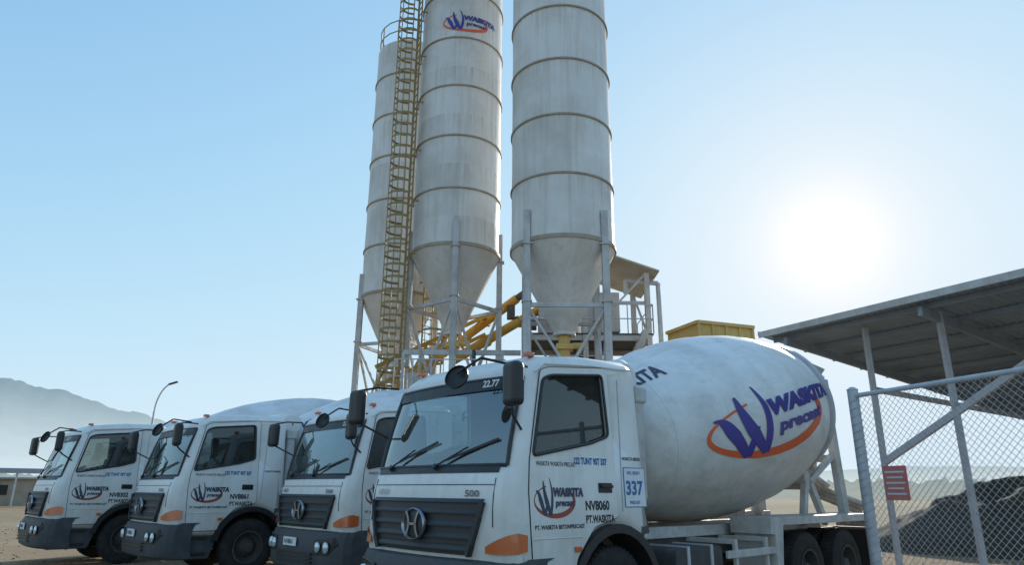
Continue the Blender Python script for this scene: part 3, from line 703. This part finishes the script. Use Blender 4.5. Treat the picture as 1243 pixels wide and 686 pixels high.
SP=empty("service_platform",(0,0,0),label="raised steel service platform with railing below the silos",category="platform")
mb=MB(); mb.box((-1.9,21.4,4.4),(3.4,1.2,.06)); 
for x in(-3.5,-.3): mb.hbeam((x,21.9,0),(x,21.9,4.37),.15)
mb.beam((-3.5,21.9,5.9),(.3,21.9,5.9),.12,.16); mb.beam((-3.5,21.9,4.4),(-3.5,21.9,5.9),.1);mb.beam((-.3,21.9,4.4),(-.3,21.9,5.9),.1)
mb.done("deck",M_LEG,SP)
mb=MB(); rail(mb,(-3.6,20.85,4.43),(-.2,20.85,4.43),n=6); mb.done("guard_rail",M_GALV,SP)
mb=MB()
for a,b in(((-4.6,23,4.9),(-1.0,25,7.2)),((-4.6,23,5.6),(-1.0,25,7.9))): mb.beam(a,b,.12,.14)
for k in range(6):
    t=k/6; p=Vector((-4.6,23,4.9)).lerp(Vector((-1,25,7.2)),t);q=Vector((-4.6,23,5.6)).lerp(Vector((-1,25,7.9)),t+.12); mb.beam(p,q,.07)
mb.done("yellow_truss",M_YEL,SP)
for i,(x,y,z) in enumerate(((-2.9,21.5,4.43),(-1.2,21.6,4.43))):
    mb=MB(); mb.box((x,y,z+.35),(.6,.5,.7)); mb.cyl((x+.3,y,z+.35),(x+.75,y,z+.35),.18,None,14); mb.cyl((x,y,z+.7),(x,y,z+1.5),.06); mb.done("compressor",M_CHAS if i else M_BEIGE,SP,bevel=.02)
AB=empty("aggregate_bin",(6.35,21.5,0),rotz=rad(20),label="dull yellow steel aggregate bin standing behind the mixer drum",category="bin")
for sx in(-1,1):
    for sy in(-1,1): mb=MB(); mb.hbeam((sx*.85,sy*.7,0),(sx*.85,sy*.7,5.6),.16); mb.done("leg",M_LEG,AB)
mb=MB(); 
t=[(-1.0,-.85),(1.0,-.85),(1.0,.85),(-1.0,.85)];b=[(-.4,-.4),(.4,-.4),(.4,.4),(-.4,.4)]
mb.add([(x,y,6.62) for x,y in t]+[(x,y,5.7) for x,y in t]+[(x,y,4.6) for x,y in b],[(i,(i+1)%4,4+(i+1)%4,4+i) for i in range(4)]+[(4+i,4+(i+1)%4,8+(i+1)%4,8+i) for i in range(4)]+[(0,1,2,3)])
for x in(-1.0,-.5,0,.5,1.0): mb.box((x,-.87,6.14),(.07,.07,.88))
for z in(6.6,5.72): mb.box((0,-.88,z),(2.1,.1,.1)); mb.box((-1.03,0,z),(.1,1.7,.1))
mb.done("hopper",M_YEL2,AB)
# ------------------------------------------------------------------ SHED
def corr_mat():
    m,nt,b=newmat("corrugated_roof"); tc=N(nt,"ShaderNodeTexCoord"); n=noise_out(nt,tc.outputs["Object"],.8,6,.6)
    nt.links.new(mixc(nt,ramp(nt,n,.3,.7),(.38,.46,.56),(.27,.33,.41)),b.inputs["Base Color"]); b.inputs["Roughness"].default_value=.45; b.inputs["Metallic"].default_value=.1; return m
M_CORR=corr_mat()
SH=empty("open_shed",(6.75,18.1,0),label="large open shed with corrugated metal roof and steel posts",category="shed")
e1=Vector((.485,-.875,0)).normalized(); e2=Vector((.875,.485,0)).normalized(); LZ=5.75; SL=.118
def sp(a,b,dz=0): 
    p=e1*a+e2*b; return Vector((p.x,p.y,LZ-SL*b+dz))
mb=MB(); na=150; La=13.0; Lb=15
vs=[];fs=[]
for i in range(na+1):
    a=La*i/na; w=.02*(1 if i%2 else -1)
    vs+=[sp(a,-.0,w),sp(a,Lb,w)]
for i in range(na): fs.append((2*i,2*i+1,2*i+3,2*i+2))
mb.add(vs,fs); r=mb.done("roof_sheet",M_CORR,SH); r.modifiers.new("s",'SOLIDIFY').thickness=.01
mb=MB(); mb.beam(sp(-.05,-.03,-.06),sp(La,-.03,-.06),.03,.16); mb.beam(sp(-.05,-.05,-.02),sp(-.05,Lb,-.02),.03,.12); mb.done("fascia",M_LEG,SH)
for b in [0.5+1.2*k for k in range(12)]: mb=MB(); mb.beam(sp(0,b,-.10),sp(La,b,-.10),.06,.12); mb.done("purlin",M_PURL,SH)
for a in(.6,4.2,7.8,11.4): mb=MB(); mb.beam(sp(a,.2,-.28),sp(a,Lb,-.28),.10,.20); mb.done("rafter",M_PURL,SH)
for a,b in((2.4,.9),(4.2,.9),(7.8,.9),(11.4,.9),(.6,13.5),(4.2,13.5),(7.8,13.5),(11.4,13.5)):
    p=sp(a,b,-.12); mb=MB(); mb.beam((p.x,p.y,0),p,.11,.11); mb.done("post",M_WOOD,SH)
p=sp(2.4,.9);q=sp(6.6,.9); mb=MB(); mb.beam((p.x,p.y,2.3),(q.x,q.y,4.6),.12,.14); mb.done("brace",M_WOOD,SH)
p=sp(2.4,.9);q=sp(2.4,8);mb=MB(); mb.beam((p.x,p.y,4.0),(q.x,q.y,3.7),.10,.12); mb.done("tie_beam",M_WOOD,SH)
# ------------------------------------------------------------------ FENCE
F0=Vector((4.98,10.0,0));F1=Vector((7.03,4.2,0)); fl=(F1-F0).length; fd=(F1-F0).normalized(); FH=3.0
FE=empty("chain_link_fence",F0,label="galvanised chain-link fence with pipe posts and rails",category="fence")
for s in(0,2.6,5.2):
    p=fd*s; r_=.045 if s else .075; mb=MB(); mb.cyl(p,p+Vector((0,0,FH+.05)),r_,None,14); mb.cyl(p+Vector((0,0,FH+.05)),p+Vector((0,0,FH+.09)),r_+.01,.03,12)
    if not s:
        for k in range(26):
            z=.15+.108*k
            for t in range(6):
                a0=math.pi+t*math.pi/6; a1=a0+math.pi/6; mb.cyl(p+Vector((math.cos(a0)*.08,math.sin(a0)*.08,z+t*.016)),p+Vector((math.cos(a1)*.08,math.sin(a1)*.08,z+(t+1)*.016)),.006,None,4)
    mb.done("post",M_GALV,FE,smooth=True,sharp=30)
for a,b in(((0,0,.12),fd*fl+Vector((0,0,.12))),((0,0,FH-.04),fd*fl+Vector((0,0,FH-.04)))): mb=MB(); mb.cyl(a,b,.034,None,10); mb.done("rail",M_GALV,FE,smooth=True,sharp=30)
mb=MB(); sp_=.092; H=FH-.1
c=-H
while c<fl:
    for kind in(0,1):
        t0=max(0,-c);t1=min(H,fl-c)
        if t1>t0:
            za,zb_=(t0,t1) if kind==0 else (H-t0,H-t1)
            off=.012 if kind else -.012
            nr=Vector((fd.y,-fd.x,0))*off
            mb.cyl(fd*(c+t0)+nr+Vector((0,0,.06+za)),fd*(c+t1)-nr+Vector((0,0,.06+zb_)),.0034,None,4,False)
    c+=sp_
mb.done("wire_mesh",M_GALV,FE)
M=Matrix.Rotation(math.atan2(fd.y,fd.x),3,'Z'); nrm=Vector((fd.y,-fd.x,0)); o3=F0+fd*.56
if nrm.dot(-F0)<0:nrm=-nrm
cs=o3+nrm*.05+Vector((0,0,1.74)); mb=MB(); mb.box(cs,(.38,.012,.44),M); sg_=mb.done("warning_sign",mat_dirty("sign_red",(.68,.20,.16),.5,(.6,.45,.4),.4,6),None,bevel=.004); thing(sg_,"faded red warning sign hung on the chain-link fence","sign")
for k in range(5): mb=MB(); mb.box(cs+nrm*.009+Vector((0,0,.14-.07*k)),(.30-.05*(k%2),.003,.022),M); mb.done("sign_line",M_PLATE,sg_)
# ------------------------------------------------------------------ GROUND, HILLS
mb=MB(); s=2500
mb.add([(-s,-s,0),(s,-s,0),(s,s,0),(-s,s,0)],[(0,1,2,3)]); g=mb.done("ground",ground_mat()); g["kind"]="structure"
mb=MB()
for i in range(2200):
    x=random.uniform(-22,14);y=random.uniform(5,32);r=random.uniform(.01,.03)
    q=Vector((x,y,r*.3)); R3=Matrix.Rotation(random.random()*6,3,Vector((random.random(),random.random(),1)).normalized()); mb.box(q,(r*2,r*1.5,r),R3)
gv=mb.done("gravel",mat_dirty("pebbles",(.30,.23,.16),.9,(.2,.15,.1),.5,6)); gv["kind"]="stuff"; gv["label"]="loose pebbles scattered over the sandy yard"; gv["category"]="gravel"
def ridge(name,d,az0,az1,hf,mat,seed,n1=.08,n2=.015,n3=.01,kind="structure",n=220):
    mb=MB(); m=14;vs=[];fs=[]
    for i in range(n+1):
        a=rad(az0+(az1-az0)*i/n); h=hf(az0+(az1-az0)*i/n)
        h*=1+n1*noise.fractal(Vector((i*.08,seed,0)),1,2,5)+n2*noise.noise(Vector((i*.5,seed,3)))+n3*noise.noise(Vector((i*1.3,seed,5)))
        for k in range(m+1):
            t=k/m; rr=d*(1-.30+.30*t); hh=h*(t**.8)*(1+.16*(1-t)*noise.fractal(Vector((i*.16,t*3,seed)),1,2,4))
            vs.append((math.sin(a)*rr,math.cos(a)*rr,max(-1,hh) if k else -2))
    for i in range(n):
        for k in range(m): fs.append((i*(m+1)+k,(i+1)*(m+1)+k,(i+1)*(m+1)+k+1,i*(m+1)+k+1))
    mb.add(vs,fs); o=mb.done(name,mat,None,smooth=True,sharp=180); o["kind"]=kind; return o
def lerpn(x,P):
    for (a,b),(c,d) in zip(P,P[1:]):
        if a<=x<=c: return b+(d-b)*(x-a)/(c-a)
    return P[0][1] if x<P[0][0] else P[-1][1]
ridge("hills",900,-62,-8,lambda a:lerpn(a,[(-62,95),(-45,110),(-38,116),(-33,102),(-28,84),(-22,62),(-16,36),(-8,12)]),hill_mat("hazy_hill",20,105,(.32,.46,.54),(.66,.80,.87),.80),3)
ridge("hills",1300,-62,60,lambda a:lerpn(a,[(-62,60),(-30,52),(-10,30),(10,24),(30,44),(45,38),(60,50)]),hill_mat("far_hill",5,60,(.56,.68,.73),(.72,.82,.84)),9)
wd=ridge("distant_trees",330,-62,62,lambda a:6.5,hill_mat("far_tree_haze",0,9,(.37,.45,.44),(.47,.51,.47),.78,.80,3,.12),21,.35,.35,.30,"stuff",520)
wd["label"]="hazy low line of far trees beyond the yard"; wd["category"]="trees"
FC=empty("distant_canopy",(-50,58,0),rotz=rad(35),label="long low open canopy with thin posts across the yard",category="canopy")
mb=MB(); mb.box((0,0,3.1),(26,6,.18)); mb.box((0,-3,2.95),(26,.15,.35)); mb.done("roof",M_PURL,FC)
for x in range(-12,13,4):
    mb=MB(); mb.beam((x,-2.8,0),(x,-2.8,3.0),.15); mb.done("post",M_LEG,FC)
b=empty("site_building",(-53,66,0),rotz=rad(35),label="low pale site building behind the open canopy",category="building")
mb=MB(); mb.box((0,0,1.2),(20,5,2.4)); mb.done("wall",M_BEIGE,b)
mb=MB(); mb.prism([(-10.3,2.4),(10.3,2.4),(10.3,2.55),(-10.3,2.55)],-2.9,2.9); mb.done("roof",M_CORR,b)
for k in range(6): mb=MB(); mb.box((-8+3.2*k,-2.52,1.4),(1.2,.06,.9)); mb.done("window",M_BLACK,b)
LP=empty("street_lamp",(-23.2,45,0),label="tall curved single-arm street lamp behind the trucks",category="street lamp")
mb=MB(); mb.cyl((0,0,0),(0,0,6.4),.10,.06,12); pts=[Vector((0,0,6.4))]
for k in range(1,9): a=k/8*rad(70); pts.append(Vector((1.1*(1-math.cos(a)),0,6.4+1.9*math.sin(a))))
mb.tube(pts,.05,8); mb.done("pole",M_GALV,LP,smooth=True)
mb=MB(); e=pts[-1]; mb.box(e+Vector((.25,0,.08)),(.6,.22,.1),Matrix.Rotation(rad(-18),3,'Y')); mb.done("lamp_head",M_CHAS,LP,bevel=.03)
mb=MB(); nx,ny=140,80;vs=[];fs=[]
for i in range(nx+1):
    for j in range(ny+1):
        u=i/nx*2-1;v=j/ny*2-1; r=math.sqrt(u*u+v*v); h=3.2*max(0,1-r)**.6*(.9+.28*noise.fractal(Vector((u*5,v*5,1)),1,2,7))
        vs.append((20.8+u*10,22+v*5,min(h,2.2+.2*noise.noise(Vector((u*6,v*6,2))))-.02))
for i in range(nx):
    for j in range(ny): a=i*(ny+1)+j; fs.append((a,a+ny+1,a+ny+2,a+1))
mb.add(vs,fs); o=mb.done("soil_mound",mat_dirty("dark_soil",(.075,.060,.045),.95,(.15,.115,.08),.7,5,bump=.9),None,smooth=True,sharp=180); thing(o,"low mound of dark brown soil beyond the fence","soil mound"); 
# ------------------------------------------------------------------ WORLD, SUN, CAMERA
SE,SA=18.7,26.3
sd=Vector((math.sin(rad(SA))*math.cos(rad(SE)),math.cos(rad(SA))*math.cos(rad(SE)),math.sin(rad(SE))))
w=bpy.data.worlds.new("World");scene.world=w;w.use_nodes=True;nt=w.node_tree;bg=nt.nodes["Background"]
sky=nt.nodes.new("ShaderNodeTexSky");sky.sky_type='NISHITA';sky.sun_disc=False;sky.sun_elevation=rad(SE);sky.sun_rotation=rad(SA);sky.air_density=1.0;sky.dust_density=.2;sky.ozone_density=1.3
STR=.12
sep=nt.nodes.new("ShaderNodeSeparateColor");nt.links.new(sky.outputs[0],sep.inputs[0]);comb=nt.nodes.new("ShaderNodeCombineColor")
tc=nt.nodes.new("ShaderNodeTexCoord"); dt=nt.nodes.new("ShaderNodeVectorMath");dt.operation='DOT_PRODUCT';nt.links.new(tc.outputs["Generated"],dt.inputs[0]);dt.inputs[1].default_value=sd
dc=mth(nt,'MAXIMUM',dt.outputs["Value"],0.0)
def lobe(p,a): return mth(nt,'MULTIPLY',mth(nt,'POWER',dc,p),a)
gl=mth(nt,'ADD',mth(nt,'ADD',lobe(2600.0,6.0),lobe(520.0,2.2)),mth(nt,'ADD',lobe(90.0,.50),lobe(14.0,.16)))
ge=mth(nt,'SUBTRACT',1.0,mth(nt,'EXPONENT',mth(nt,'MULTIPLY',gl,-1.0)))
# soft shoulder on each channel so the hazy sky around the sun keeps its blue; forward-scattering glow fills the rest
caps=(.70,.85,.97); top=(1.06,1.03,1.0)
for i,g in enumerate((4.4,5.0,5.7)):
    x=mth(nt,'MULTIPLY',sep.outputs[i],-g*STR); y=mth(nt,'SUBTRACT',1.0,mth(nt,'EXPONENT',x)); y=mth(nt,'MULTIPLY',y,caps[i])
    y=mth(nt,'ADD',y,mth(nt,'MULTIPLY',ge,top[i]-caps[i]*.97)); y=mth(nt,'MULTIPLY',y,1/STR); nt.links.new(y,comb.inputs[i])
nt.links.new(comb.outputs[0],bg.inputs[0]);bg.inputs[1].default_value=STR
sl=bpy.data.lights.new("sun",'SUN');sl.energy=5;sl.angle=rad(.5);sl.color=(1,.93,.82);so=bpy.data.objects.new("sun",sl);link(so)
so.rotation_euler=sd.to_track_quat('Z','Y').to_euler()
cam=bpy.data.cameras.new("camera");co=bpy.data.objects.new("camera",cam);link(co);scene.camera=co
cam.lens=24.04;cam.sensor_width=36;cam.clip_end=5000;cam.clip_start=.05
co.location=(0,0,1.6)
co.rotation_euler=(Matrix.Rotation(rad(90+17.0),3,'X')@Matrix.Rotation(rad(.4),3,'Z')).to_euler()
scene.view_settings.view_transform='Standard';scene.view_settings.look='None';scene.view_settings.exposure=0
